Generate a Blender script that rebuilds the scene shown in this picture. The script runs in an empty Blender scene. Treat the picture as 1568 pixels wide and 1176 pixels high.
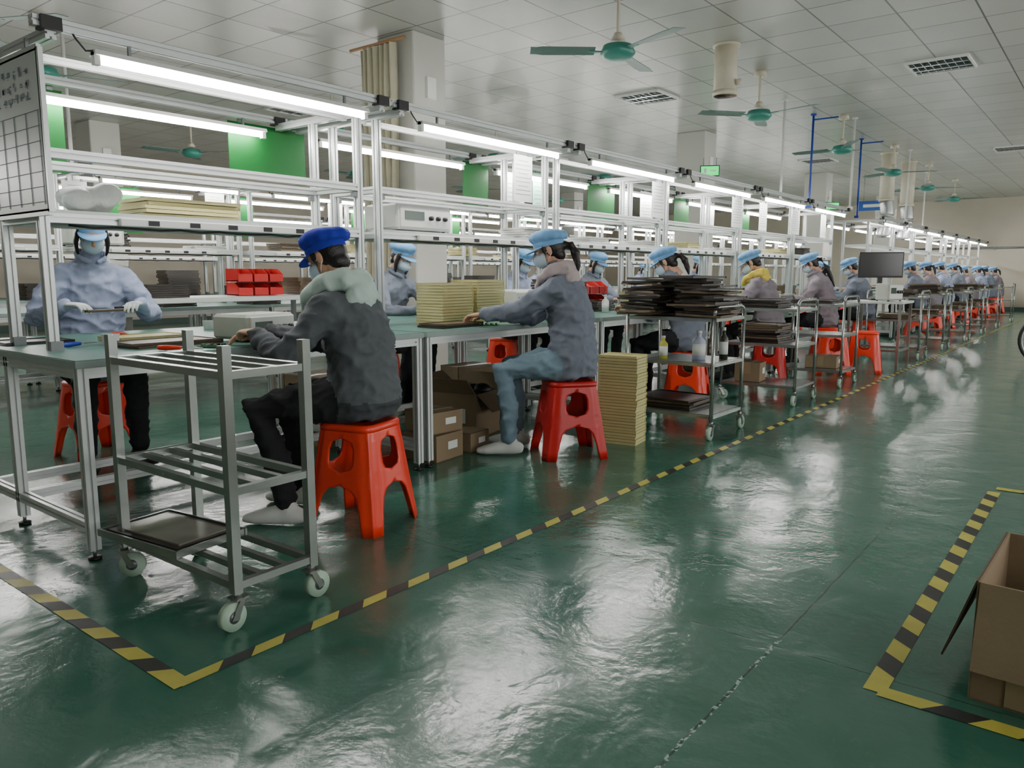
import bpy, math, random
from mathutils import Vector, Matrix, noise
V = Vector
random.seed(7)
SC = bpy.context.scene
COL = SC.collection
PI = math.pi

# ------------------------------------------------------------------ materials
def lin(c):
    r = []
    for x in c:
        x /= 255.0
        r.append(x/12.92 if x <= .04045 else ((x+.055)/1.055)**2.4)
    return (r[0], r[1], r[2], 1)

MATS = {}
def mat(name, rgb, rough=.6, metal=0., var=.08, scale=12., bump=0., bscale=60., emit=0., spec=.5, coat=0., trans=0., alpha=1.):
    if name in MATS: return MATS[name]
    m = bpy.data.materials.new(name); m.use_nodes = True
    nt = m.node_tree; N = nt.nodes; L = nt.links
    b = N['Principled BSDF']
    c = lin(rgb)
    b.inputs['Base Color'].default_value = c
    b.inputs['Roughness'].default_value = rough
    b.inputs['Metallic'].default_value = metal
    b.inputs['Specular IOR Level'].default_value = spec
    b.inputs['Coat Weight'].default_value = coat
    b.inputs['Transmission Weight'].default_value = trans
    b.inputs['Alpha'].default_value = alpha
    tc = N.new('ShaderNodeTexCoord')
    if var > 0:
        n = N.new('ShaderNodeTexNoise'); n.inputs['Scale'].default_value = scale; n.inputs['Detail'].default_value = 5
        L.new(tc.outputs['Object'], n.inputs['Vector'])
        mx = N.new('ShaderNodeMix'); mx.data_type = 'RGBA'
        mx.inputs['A'].default_value = tuple(x*(1-var*1.5) for x in c[:3])+(1,)
        mx.inputs['B'].default_value = tuple(min(1, x*(1+var*1.5)) for x in c[:3])+(1,)
        L.new(n.outputs['Fac'], mx.inputs['Factor'])
        L.new(mx.outputs['Result'], b.inputs['Base Color'])
    if bump > 0:
        n2 = N.new('ShaderNodeTexNoise'); n2.inputs['Scale'].default_value = bscale; n2.inputs['Detail'].default_value = 4
        L.new(tc.outputs['Object'], n2.inputs['Vector'])
        bp = N.new('ShaderNodeBump'); bp.inputs['Strength'].default_value = bump; bp.inputs['Distance'].default_value = .01
        L.new(n2.outputs['Fac'], bp.inputs['Height']); L.new(bp.outputs['Normal'], b.inputs['Normal'])
    if emit > 0:
        b.inputs['Emission Color'].default_value = c
        b.inputs['Emission Strength'].default_value = emit
    MATS[name] = m
    return m

alu = mat('aluminium', (200, 205, 204), .34, .5, .05)
alud = mat('aluminium_dark', (118, 124, 125), .4, .5, .05)
steel = mat('stainless', (158, 164, 160), .26, .75, .14, 8)
black = mat('black_plastic', (22, 22, 24), .45)
white = mat('white_plastic', (225, 226, 222), .45, 0, .03)
esd = mat('esd_mat', (88, 130, 120), .38, 0, .08, 5)
shelfm = mat('shelf_laminate', (205, 212, 208), .4, 0, .04)
edgem = mat('table_edge', (150, 165, 162), .5)
red = mat('red_plastic', (240, 60, 34), .35, 0, .05, 6, coat=.2)
dred = mat('dark_red_plastic', (192, 28, 26), .38, 0, .05, 6)
greenb = mat('green_board', (0, 84, 30), .55, 0, .05, spec=.2)
paper = mat('paper', (228, 232, 228), .7, 0, .02)
pgreen = mat('pale_green_paper', (150, 205, 175), .7, 0, .02)
card = mat('cardboard', (140, 122, 96), .85, 0, .12, 6, .1)
cardd = mat('cardboard_inner', (98, 84, 66), .9, 0, .12, 6)
ctape = mat('packing_tape', (155, 140, 110), .25, 0, .05)
traydk = mat('dark_tray', (40, 34, 28), .4, 0, .3, 9)
traybr = mat('brown_tray', (88, 74, 54), .45, 0, .3, 9)
traycr = mat('cream_tray', (206, 198, 142), .55, 0, .08, 9)
fangr = mat('fan_green', (60, 140, 125), .35)
fanbl = mat('fan_blade', (98, 124, 118), .45)
creamp = mat('cream_pvc', (214, 206, 186), .5)
colm = mat('column_paint', (190, 190, 182), .8, 0, .04, 3)
wallm = mat('wall_paint', (196, 188, 172), .85, 0, .05, 2)
curt = mat('curtain', (182, 178, 156), .9, 0, .08)
wood = mat('wood_rod', (160, 120, 80), .6)
wheelm = mat('caster_wheel', (178, 205, 185), .5)
skin = mat('skin', (206, 160, 134), .55, 0, .05)
glove = mat('glove', (205, 212, 212), .8, 0, .05, 40, .2)
hairm = mat('hair', (22, 18, 18), .4, 0, .3, 40, .3, 120)
eyew = mat('eye_white', (220, 216, 210), .3)
maskm = mat('face_mask', (188, 208, 222), .8, 0, .03)
capdk = mat('cap_royal_blue', (30, 48, 176), .85, 0, .1, 20, .15, 40)
caplt = mat('cap_sky_blue', (122, 172, 220), .85, 0, .1, 20, .15, 40)
def cloth(n, c): return mat(n, c, .9, 0, .12, 7, .35, 22)
jslate = cloth('jacket_slate', (88, 93, 98))
jgrey = cloth('jacket_grey', (116, 123, 137))
jblue = cloth('shirt_grey_blue', (146, 156, 182))
jmauve = cloth('jacket_mauve', (132, 124, 132))
pblack = cloth('trousers_black', (30, 31, 35))
pjean = cloth('trousers_jean', (116, 140, 154))
hmint = cloth('hood_mint', (186, 208, 200))
hpink = cloth('hood_pink', (182, 168, 168))
hyel = cloth('hood_yellow', (222, 200, 90))
shoew = mat('shoe_white', (215, 218, 215), .6)
shoeb = mat('shoe_black', (25, 25, 27), .6)
tapey = mat('tape_yellow', (196, 188, 84), .45, 0, .12, 14)
tapek = mat('tape_black', (40, 40, 38), .45, 0, .2, 14)
machine = mat('instrument_beige', (178, 186, 176), .5)
exitg = mat('exit_green', (20, 190, 90), .5, emit=2.5)
blueP = mat('blue_pole', (30, 60, 160), .4)
tubem = bpy.data.materials.new('tube_emission'); tubem.use_nodes = True
_b = tubem.node_tree.nodes['Principled BSDF']
_b.inputs['Base Color'].default_value = (1, 1, 1, 1)
_b.inputs['Emission Color'].default_value = (1, .96, .925, 1)
_b.inputs['Emission Strength'].default_value = 98

# ------------------------------------------------------------------ mesh builder
class MB:
    def __init__(s): s.v = []; s.f = []; s.m = []; s.sm = []; s.mats = []
    def mi(s, m):
        if m not in s.mats: s.mats.append(m)
        return s.mats.index(m)
    def add(s, vs, fs, m, smooth=False, M=None):
        o = len(s.v); k = s.mi(m)
        for p in vs:
            p = V(p)
            s.v.append(M @ p if M else p)
        for f in fs:
            s.f.append([i+o for i in f]); s.m.append(k); s.sm.append(smooth)
    def box(s, c, sz, m, M=None, rz=0):
        x, y, z = sz[0]/2, sz[1]/2, sz[2]/2
        vs = [V((a*x, b*y, d*z)) for a in (-1, 1) for b in (-1, 1) for d in (-1, 1)]
        R = Matrix.Rotation(rz, 3, 'Z') if rz else None
        vs = [(R @ p if R else p)+V(c) for p in vs]
        s.add(vs, [(0, 1, 3, 2), (4, 6, 7, 5), (0, 4, 5, 1), (2, 3, 7, 6), (0, 2, 6, 4), (1, 5, 7, 3)], m, False, M)
    def cbox(s, c, sz, m, b=.006, M=None):
        x, y, z = sz[0]/2, sz[1]/2, sz[2]/2
        b = min(b, x*.9, y*.9, z*.9)
        def ring(xx, yy, zz, cc):
            return [V((xx, -yy+cc, zz)), V((xx, yy-cc, zz)), V((xx-cc, yy, zz)), V((-xx+cc, yy, zz)), V((-xx, yy-cc, zz)), V((-xx, -yy+cc, zz)), V((-xx+cc, -yy, zz)), V((xx-cc, -yy, zz))]
        R = [ring(x-b, y-b, -z, b*.5), ring(x, y, -z+b, b), ring(x, y, z-b, b), ring(x-b, y-b, z, b*.5)]
        vs = [p+V(c) for r in R for p in r]
        fs = [tuple(range(7, -1, -1)), tuple(range(24, 32))]
        for k in range(3):
            for i in range(8):
                j = (i+1) % 8
                fs.append((k*8+i, k*8+j, k*8+8+j, k*8+8+i))
        s.add(vs, fs, m, False, M)
    def tube(s, pts, rad, m, seg=12, ref=(0, 0, 1), rnd=False, cap=True, smooth=True, M=None, fn=None):
        pts = [V(p) for p in pts]; n = len(pts)
        rad = [(r, r) if not isinstance(r, (tuple, list)) else r for r in rad]
        if len(rad) == 1: rad = rad*n
        rings = []; ref = V(ref)
        T = []
        for i in range(n):
            a = pts[max(i-1, 0)]; b = pts[min(i+1, n-1)]
            T.append((b-a).normalized())
        rr = list(zip(pts, rad, T))
        if rnd:
            p, r, t = rr[0]; q = min(r)
            pre = [(p-t*q*.85, (r[0]*.45, r[1]*.45), t), (p-t*q*.5, (r[0]*.82, r[1]*.82), t)]
            p, r, t = rr[-1]; q = min(r)
            post = [(p+t*q*.5, (r[0]*.82, r[1]*.82), t), (p+t*q*.85, (r[0]*.45, r[1]*.45), t)]
            rr = pre+rr+post
        vs = []
        for k, (p, r, t) in enumerate(rr):
            b = ref-t*ref.dot(t)
            if b.length < .05:
                rf = V((1, 0, 0)) if abs(t.x) < .8 else V((0, 1, 0))
                b = rf-t*rf.dot(t)
            b.normalize(); nn = t.cross(b)
            for i in range(seg):
                a = 2*PI*i/seg
                k2 = fn(k, a) if fn else 1
                vs.append(p+b*math.cos(a)*r[0]*k2+nn*math.sin(a)*r[1]*k2)
        fs = []
        for k in range(len(rr)-1):
            for i in range(seg):
                j = (i+1) % seg
                fs.append((k*seg+i, k*seg+j, (k+1)*seg+j, (k+1)*seg+i))
        if cap:
            fs.append(tuple(range(seg-1, -1, -1))); e = (len(rr)-1)*seg
            fs.append(tuple(range(e, e+seg)))
        s.add(vs, fs, m, smooth, M)
    def cyl(s, p0, p1, r, m, seg=16, r2=None, M=None, smooth=True):
        s.tube([p0, p1], [r, r if r2 is None else r2], m, seg, M=M, smooth=smooth)
    def beam(s, p0, p1, w, m, h=None, ref=(0, 0, 1)):
        s.prof(p0, p1, [(-w/2, -(h or w)/2), (w/2, -(h or w)/2), (w/2, (h or w)/2), (-w/2, (h or w)/2)], m, ref)
    def prof(s, p0, p1, poly, m, ref=(0, 0, 1)):
        p0 = V(p0); p1 = V(p1); t = (p1-p0).normalized(); ref = V(ref)
        b = ref-t*ref.dot(t)
        if b.length < .05: b = V((1, 0, 0))-t*t.x
        if b.length < .05: b = V((0, 1, 0))-t*t.y
        b.normalize(); a = b.cross(t)
        n = len(poly)
        vs = [p0+a*x+b*y for x, y in poly]+[p1+a*x+b*y for x, y in poly]
        fs = [(i, (i+1) % n, n+(i+1) % n, n+i) for i in range(n)]
        fs += [tuple(range(n-1, -1, -1)), tuple(range(n, 2*n))]
        s.add(vs, fs, m)
    def ext(s, p0, p1, w=.04, m=None):
        h = w/2; g = w*.11; d = w*.2
        poly = []
        for (ax, ay) in ((1, 0), (0, 1), (-1, 0), (0, -1)):
            for (n_, t_) in ((h, -h), (h, -g), (h-d, -g), (h-d, g), (h, g)):
                poly.append((ax*n_-ay*t_, ay*n_+ax*t_))
        s.prof(p0, p1, poly, m or alu)
    def ell(s, c, r, m, seg=16, rings=10, M=None):
        vs = []; fs = []
        for i in range(1, rings):
            ph = PI*i/rings
            for j in range(seg):
                a = 2*PI*j/seg
                vs.append(V((c[0]+r[0]*math.sin(ph)*math.cos(a), c[1]+r[1]*math.sin(ph)*math.sin(a), c[2]+r[2]*math.cos(ph))))
        top = len(vs); vs.append(V((c[0], c[1], c[2]+r[2]))); vs.append(V((c[0], c[1], c[2]-r[2])))
        for i in range(rings-2):
            for j in range(seg):
                k = (j+1) % seg
                fs.append((i*seg+j, (i+1)*seg+j, (i+1)*seg+k, i*seg+k))
        for j in range(seg):
            k = (j+1) % seg
            fs.append((top, j, k)); fs.append((top+1, (rings-2)*seg+k, (rings-2)*seg+j))
        s.add(vs, fs, m, True, M)
    def mesh(s, name):
        me = bpy.data.meshes.new(name)
        me.from_pydata([tuple(p) for p in s.v], [], s.f)
        for m in s.mats: me.materials.append(m)
        me.polygons.foreach_set('material_index', s.m)
        me.polygons.foreach_set('use_smooth', s.sm)
        me.update(); me.validate()
        return me

def obj(name, me, loc=(0, 0, 0), rz=0, parent=None, rot=None, scale=None):
    o = bpy.data.objects.new(name, me); COL.objects.link(o)
    o.location = loc
    o.rotation_euler = rot if rot else (0, 0, rz)
    if scale: o.scale = scale
    if parent: o.parent = parent
    return o
def empty(name, loc=(0, 0, 0), rz=0):
    o = bpy.data.objects.new(name, None); COL.objects.link(o); o.empty_display_size = .2
    o.location = loc; o.rotation_euler = (0, 0, rz); return o
def mod(o, t, **k):
    m = o.modifiers.new(t.lower(), t)
    for a, b in k.items(): setattr(m, a, b)
    return m
def bake(o):
    dg = bpy.context.evaluated_depsgraph_get()
    me = bpy.data.meshes.new_from_object(o.evaluated_get(dg))
    bpy.data.objects.remove(o); return me
def remeshed(mb, vox, it=4, fac=.6):
    o = obj('tmp', mb.mesh('tmp'))
    mod(o, 'REMESH', mode='VOXEL', voxel_size=vox, use_smooth_shade=True)
    mod(o, 'SMOOTH', factor=fac, iterations=it)
    me = bake(o)
    for p in me.polygons: p.use_smooth = True
    return me
def setmat(me, m):
    me.materials.clear(); me.materials.append(m)
    for p in me.polygons: p.material_index = 0
    return me

# ------------------------------------------------------------------ room shell
RX0, RX1, RY0, RY1, RH = -17., 4.5, -4., 27.8, 3.4

def nodes(name):
    m = bpy.data.materials.new(name); m.use_nodes = True
    return m, m.node_tree.nodes, m.node_tree.links, m.node_tree.nodes['Principled BSDF']
def mth(N, L, op, a, b=None):
    n = N.new('ShaderNodeMath'); n.operation = op
    for i, x in enumerate((a, b)):
        if x is None: continue
        if isinstance(x, (int, float)): n.inputs[i].default_value = x
        else: L.new(x, n.inputs[i])
    return n.outputs[0]
def mixc(N, L, f, a, b):
    n = N.new('ShaderNodeMix'); n.data_type = 'RGBA'
    for k, x in (('Factor', f), ('A', a), ('B', b)):
        if isinstance(x, (tuple, float, int)): n.inputs[k].default_value = x
        else: L.new(x, n.inputs[k])
    return n.outputs['Result']

def floor_material():
    m, N, L, b = nodes('epoxy_floor')
    tc = N.new('ShaderNodeTexCoord'); O = tc.outputs['Object']
    def nz(scale, det=4, dist=0., rough=.5, vec=None):
        n = N.new('ShaderNodeTexNoise'); n.inputs['Scale'].default_value = scale; n.inputs['Detail'].default_value = det
        n.inputs['Distortion'].default_value = dist; n.inputs['Roughness'].default_value = rough
        L.new(vec or O, n.inputs['Vector']); return n.outputs['Fac']
    big = nz(.5, 5); mid = nz(4, 6, .5); fine = nz(30, 4)
    c = mixc(N, L, big, lin((44, 97, 80)), lin((64, 117, 99)))
    r1 = N.new('ShaderNodeMapRange'); L.new(mid, r1.inputs[0]); r1.inputs[1].default_value = .35; r1.inputs[2].default_value = .7
    r1.inputs[3].default_value = 0; r1.inputs[4].default_value = .4
    c = mixc(N, L, r1.outputs[0], c, lin((76, 118, 104)))
    sx = N.new('ShaderNodeSeparateXYZ'); L.new(O, sx.inputs[0])
    wob = mth(N, L, 'MULTIPLY', mth(N, L, 'SUBTRACT', nz(9, 4), .5), .012)
    def joint(sock, off, per, w):
        s = mth(N, L, 'ADD', sock, wob)
        s = mth(N, L, 'ADD', s, -off+per*20.5)
        f = mth(N, L, 'FRACT', mth(N, L, 'DIVIDE', s, per))
        d = mth(N, L, 'ABSOLUTE', mth(N, L, 'SUBTRACT', f, .5))
        return mth(N, L, 'LESS_THAN', d, w/per)
    j1 = joint(sx.outputs[0], -.73, 5.0, .0032)
    j2 = joint(sx.outputs[1], 2.19, 6.0, .0020)
    j = mth(N, L, 'MAXIMUM', j1, j2)
    c = mixc(N, L, mth(N, L, 'MULTIPLY', j, .8), c, lin((22, 48, 40)))
    j3 = joint(sx.outputs[0], -.73, 5.0, .0065)
    chip = mth(N, L, 'GREATER_THAN', nz(45, 6, 1.), .545)
    near = mth(N, L, 'LESS_THAN', sx.outputs[1], 2.25)
    pc = mth(N, L, 'MULTIPLY', mth(N, L, 'MULTIPLY', j3, chip), near)
    c = mixc(N, L, pc, c, lin((150, 178, 168)))
    sc = N.new('ShaderNodeMapRange'); L.new(nz(2.3, 10, 1.5, .75), sc.inputs[0]); sc.inputs[1].default_value = .58; sc.inputs[2].default_value = .74
    sc.inputs[3].default_value = 0; sc.inputs[4].default_value = .35
    c = mixc(N, L, sc.outputs[0], c, lin((104, 142, 128)))
    L.new(c, b.inputs['Base Color'])
    rr = N.new('ShaderNodeMapRange'); L.new(mid, rr.inputs[0]); rr.inputs[1].default_value = .3; rr.inputs[2].default_value = .75
    rr.inputs[3].default_value = .15; rr.inputs[4].default_value = .25
    L.new(rr.outputs[0], b.inputs['Roughness'])
    b.inputs['Specular IOR Level'].default_value = 1.0
    h = mth(N, L, 'ADD', mth(N, L, 'MULTIPLY', mid, .6), mth(N, L, 'MULTIPLY', fine, .10))
    h = mth(N, L, 'ADD', h, mth(N, L, 'MULTIPLY', j, -.1))
    bp = N.new('ShaderNodeBump'); bp.inputs['Strength'].default_value = .42; bp.inputs['Distance'].default_value = .028
    L.new(h, bp.inputs['Height']); L.new(bp.outputs['Normal'], b.inputs['Normal'])
    return m

def ceiling_material():
    m, N, L, b = nodes('ceiling_tiles')
    tc = N.new('ShaderNodeTexCoord'); O = tc.outputs['Object']
    br = N.new('ShaderNodeTexBrick'); br.offset = 0; br.squash = 1
    br.inputs['Scale'].default_value = 1; br.inputs['Brick Width'].default_value = .6; br.inputs['Row Height'].default_value = .6
    br.inputs['Mortar Size'].default_value = .008; br.inputs['Mortar Smooth'].default_value = .1; br.inputs['Bias'].default_value = 0
    br.inputs['Color1'].default_value = lin((194, 193, 187)); br.inputs['Color2'].default_value = lin((180, 179, 174))
    br.inputs['Mortar'].default_value = lin((92, 92, 88))
    L.new(O, br.inputs['Vector'])
    L.new(br.outputs['Color'], b.inputs['Base Color'])
    vo = N.new('ShaderNodeTexVoronoi'); vo.inputs['Scale'].default_value = 22; vo.inputs['Randomness'].default_value = .15
    L.new(O, vo.inputs['Vector'])
    n = N.new('ShaderNodeTexNoise'); n.inputs['Scale'].default_value = 1.4; L.new(O, n.inputs['Vector'])
    h = mth(N, L, 'ADD', mth(N, L, 'MULTIPLY', vo.outputs['Distance'], .16), mth(N, L, 'MULTIPLY', br.outputs['Fac'], .5))
    h = mth(N, L, 'ADD', h, mth(N, L, 'MULTIPLY', n.outputs['Fac'], .6))
    bp = N.new('ShaderNodeBump'); bp.inputs['Strength'].default_value = .35; bp.inputs['Distance'].default_value = .02
    L.new(h, bp.inputs['Height']); L.new(bp.outputs['Normal'], b.inputs['Normal'])
    b.inputs['Roughness'].default_value = .3
    return m

def slab(name, c, s, m):
    mb = MB(); mb.box((0, 0, 0), s, m); return obj(name, mb.mesh(name), c)
cx, cy = (RX0+RX1)/2, (RY0+RY1)/2
fm = MB(); fm.box((cx, cy, -.05), (RX1-RX0+.4, RY1-RY0+.4, .1), floor_material()); obj('floor', fm.mesh('floor'))
cm = MB(); cm.box((cx, cy, RH+.05), (RX1-RX0+.4, RY1-RY0+.4, .1), ceiling_material()); obj('ceiling', cm.mesh('ceiling'))
slab('wall_far', (cx, RY1+.1, RH/2), (RX1-RX0+.4, .2, RH), wallm)
slab('wall_near', (cx, RY0-.1, RH/2), (RX1-RX0+.4, .2, RH), wallm)
slab('wall_left', (RX0-.1, cy, RH/2), (.2, RY1-RY0, RH), wallm)
wr = MB()
wins = [(-1.5, 2.0), (3.2, 6.7), (8.5, 12.0), (14, 17.5), (19.5, 23)]  # out-of-view window openings, added to hold the soft fill from the right
wr.box((RX1+.1, cy, .45), (.2, RY1-RY0, .9), wallm)
wr.box((RX1+.1, cy, 3.1), (.2, RY1-RY0, .6), wallm)
ys = [RY0]+[y for w in wins for y in w]+[RY1]
for i in range(0, len(ys), 2):
    wr.box((RX1+.1, (ys[i]+ys[i+1])/2, 1.85), (.2, ys[i+1]-ys[i], 1.9), wallm)
obj('wall_right', wr.mesh('wall_right'))
for i, (a, b_) in enumerate(wins):
    w = MB()
    for z in (.93, 1.85, 2.77): w.box((RX1+.1, (a+b_)/2, z), (.06, b_-a, .06), white)
    for k in range(4):
        y = a+.03+(b_-a-.06)*k/3
        w.box((RX1+.1, y, 1.85), (.06, .06, 1.9), white)
    obj('window_%d' % (i+1), w.mesh('window'))
    ld = bpy.data.lights.new('window_daylight', 'AREA'); ld.shape = 'RECTANGLE'; ld.size = 1.8; ld.size_y = b_-a  # area light added as fill to brighten the room, set outside each added opening
    ld.energy = 120 if i < 3 else 190; ld.color = (1, .985, .96)
    lo = bpy.data.objects.new('window_daylight', ld); COL.objects.link(lo)
    lo.location = (RX1+.3, (a+b_)/2, 1.85); lo.rotation_euler = (0, PI/2, 0)
for nm, c, s in (('baseboard_far', (-6, RY1-.01, .06), (14, .02, .12)), ('baseboard_left', (RX0+.01, cy, .06), (.02, RY1-RY0, .12))):
    slab(nm, c, s, mat('baseboard', (70, 90, 84), .5))
p = MB()
p.cyl((-6, RY1-.06, 1.9), (.8, RY1-.06, 1.9), .03, alud)
for k in range(4): p.box((-5+k*1.8, RY1-.04, 1.9), (.05, .08, .1), alud)
obj('wall_pipe', p.mesh('wall_pipe'))
d = MB(); d.box((0, 0, 1.05), (1.0, .06, 2.1), mat('door_paint', (120, 105, 90), .5)); d.box((-.53, 0, 1.07), (.06, .1, 2.14), white); d.box((.53, 0, 1.07), (.06, .1, 2.14), white); d.box((0, 0, 2.15), (1.12, .1, .06), white); d.cyl((.38, -.03, 1), (.38, -.09, 1), .02, steel)
obj('door_1', d.mesh('door_1'), (1.9, RY1-.06, 0))

def column(x, y):
    mb = MB(); mb.cbox((0, 0, RH/2), (.5, .45, RH), colm, .012)
    mb.box((.262, .0, 2.9), (.03, .12, .2), white)
    return obj('structural_column', mb.mesh('column'), (x, y, 0))
for y in (-1.0, 5.67, 12.2, 18.7, 25.2): column(-5.75, y)
for y in (5.67, 12.2, 18.7): column(-12.6, y)
def exitsign(x, y, z):
    mb = MB(); mb.cbox((0, 0, 0), (.30, .03, .17), black, .006)
    mb.box((.0, -.018, .0), (.27, .006, .14), exitg); mb.box((-.07, -.022, 0), (.04, .004, .07), white); mb.box((.05, -.022, .0), (.09, .004, .025), white)
    mb.beam((-.1, 0, .08), (-.1, 0, .2), .01, alud); mb.beam((.1, 0, .08), (.1, 0, .2), .01, alud)
    obj('exit_sign', mb.mesh('exit_sign'), (x, y, z), rz=.5)
exitsign(-5.3, 11.75, 2.72); exitsign(-5.3, 18.3, 2.62)
def curtain():
    mb = MB(); vs = []; fs = []; nx = 60
    for j in range(8):
        z = 3.3-j*.36
        for i in range(nx):
            t = i/(nx-1); vs.append(V((t*.5, .03*math.sin(t*40+.2*j)+.01*math.sin(t*13+j), z)))
    for j in range(7):
        for i in range(nx-1): fs.append((j*nx+i, j*nx+i+1, (j+1)*nx+i+1, (j+1)*nx+i))
    mb.add(vs, fs, curt, True)
    mb.cyl((-.15, 0, 3.32), (.62, 0, 3.32), .015, wood)
    return obj('curtain', mb.mesh('curtain'), (-6.16, 5.37, 0))
curtain()

# ------------------------------------------------------------------ floor tape
def tape_path(name, segs):
    mb = MB()
    for k, (p0, p1, w) in enumerate(segs):
        p0 = V((*p0, .0015+.0004*k)); p1 = V((*p1, .0015+.0004*k)); d = (p1-p0); Ln = d.length; d.normalize()
        n = V((-d.y, d.x, 0)); hp = .105; i = 0; s = .045
        cnt = int(Ln/hp)
        for i in range(cnt):
            a0 = i*hp; a1 = (i+1)*hp
            s0 = s if i > 0 else 0; s1 = s if i < cnt-1 else 0
            mb.add([p0+d*a0-n*w/2, p0+d*a1-n*w/2, p0+d*(a1+s1)+n*w/2, p0+d*(a0+s0)+n*w/2], [(0, 1, 2, 3)], tapek if i % 2 else tapey)
    return obj(name, mb.mesh(name))
tape_path('floor_marking_tape', [((-1.92, .97), (-1.92, 27), .046), ((-1.9, .975), (-7, .975), .054)])
tape_path('floor_marking_tape', [((-.43, 2.1), (-.43, 4.6), .056), ((-.42, 2.11), (1.6, 2.11), .056), ((-.43, 4.6), (1.6, 4.6), .056)])

# ------------------------------------------------------------------ benches
def bench_mesh():
    mb = MB(); A = mb.ext
    y0, y1 = -.13, 1.70
    mb.box((0, (y0+y1)/2, .765), (1.44, y1-y0-.004, .026), edgem)
    mb.box((0, (y0+y1)/2, .7795), (1.425, y1-y0-.012, .003), esd)
    for y in (-.10, 1.67):
        for x in (-.69, 0, .69):
            A((x, y, .04), (x, y, .75)); mb.cyl((x, y, 0), (x, y, .012), .025, black, 12); mb.cyl((x, y, .01), (x, y, .05), .007, steel, 8)
        A((-.67, y, .13), (.67, y, .13)); A((-.67, y, .73), (.67, y, .73))
    for x in (-.69, .69): A((x, -.08, .73), (x, 1.65, .73))
    A((0, -.08, .13), (0, 1.65, .13)); A((-.35, -.08, .13), (-.35, 1.65, .13))
    for y in (.0, 1.70):
        for x in (-.2, .2):
            A((x, y, .78), (x, y, 2.0)); mb.box((x+.03, y, .80), (.03, .05, .04), alud); mb.box((x, y+(.03 if y < 1 else -.03), 1.56), (.03, .03, .03), alud)
        A((-.55, y, 2.02), (.42, y, 2.02)); A((-.18, y, 1.335), (.18, y, 1.335)); A((-.18, y, 1.6), (.18, y, 1.6))
        mb.box((.41, y, 2.055), (.06, .075, .05), black); mb.box((-.55, y, 2.055), (.06, .075, .05), black)
    for x in (-.2, .2):
        A((x, .02, 1.6), (x, 1.68, 1.6)); A((x, .02, 1.335), (x, 1.68, 1.335))
    A((.4, -.06, 2.06), (.4, 1.76, 2.06)); A((-.55, -.06, 2.06), (-.55, 1.76, 2.06))
    A((.1, -.0, 2.0), (.1, 1.7, 2.0), .03)
    mb.box((0, .85, 1.362), (.44, 1.66, .014), shelfm)
    mb.cbox((.232, .85, 1.33), (.024, 1.1, .036), white, .004)
    for i in range(5): mb.box((.2455, .45+i*.2, 1.33), (.004, .05, .022), black)
    pts = [(.2, .1+.1*i, 1.308-.008*math.sin(i*1.3)**2) for i in range(16)]
    mb.tube(pts, [.005], black, 6)
    return mb.mesh('assembly_workbench')
BM = bench_mesh()
def lamp_mesh():
    mb = MB()
    mb.prof((0, 0, .02), (0, 1.44, .02), [(-.025, .012), (-.032, -.008), (.032, -.008), (.025, .012)], white)
    mb.box((0, .012, 0), (.03, .024, .05), white); mb.box((0, 1.428, 0), (.03, .024, .05), white)
    mb.cyl((0, .024, -.006), (0, 1.416, -.006), .014, tubem, 12)
    for y in (.15, 1.29):
        mb.beam((0, y, .03), (0, y, .075), .012, alud)
    mb.tube([(0, .01, .03), (.01, -.03, .02), (.0, -.06, .06), (0, -.08, .09)], [.004], black, 6)
    return mb.mesh('fluorescent_tube_light')
LM = lamp_mesh()
def line(cx_, y0, n, front=True, rear=True):
    for i in range(n):
        y = y0+i*1.85
        obj('assembly_workbench', BM, (cx_, y, 0))
        if front: obj('fluorescent_tube_light', LM, (cx_+.4, y+.16, 1.965))
        if rear: obj('fluorescent_tube_light', LM, (cx_-.55, y+.16, 1.965))
line(-3.75, 1.35, 6)
line(-3.75, 14.4, 7)
line(-7.9, -.5, 14)
line(-11.4, -.5, 14, True, False)

wb = MB()
wbm = mat('whiteboard_face', (214, 222, 222), .35, 0, .02)
wb.cbox((0, 0, 0), (.62, .018, .62), wbm, .004)
for s_ in (-1, 1):
    wb.beam((s_*.31, 0, -.31), (s_*.31, 0, .31), .018, alu, .024); wb.beam((-.31, 0, s_*.31), (.31, 0, s_*.31), .018, alu, .024)
gl = mat('board_ink', (120, 134, 145), .6)
for i in range(7): wb.box((0, -.0105, .08-i*.058), (.58, .002, .0018), gl)
for i in range(5): wb.box((-.2+i*.12, -.0105, -.1), (.0018, .002, .36), gl)
rs = random.Random(3)
for r_, z in enumerate((.24, .19, .14)):
    for k in range(8):
        x0 = -.22+k*.06
        for q in range(4):
            wb.box((x0+rs.uniform(-.014, .014), -.0105, z+rs.uniform(-.013, .013)), (rs.choice((.003, .02)), .002, rs.choice((.003, .018))), gl)
for s_ in (-.2, .2): wb.beam((s_, 0, .31), (s_, 0, .36), .012, alud)
obj('whiteboard', wb.mesh('whiteboard'), (-3.66, 1.31, 1.655))

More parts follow.
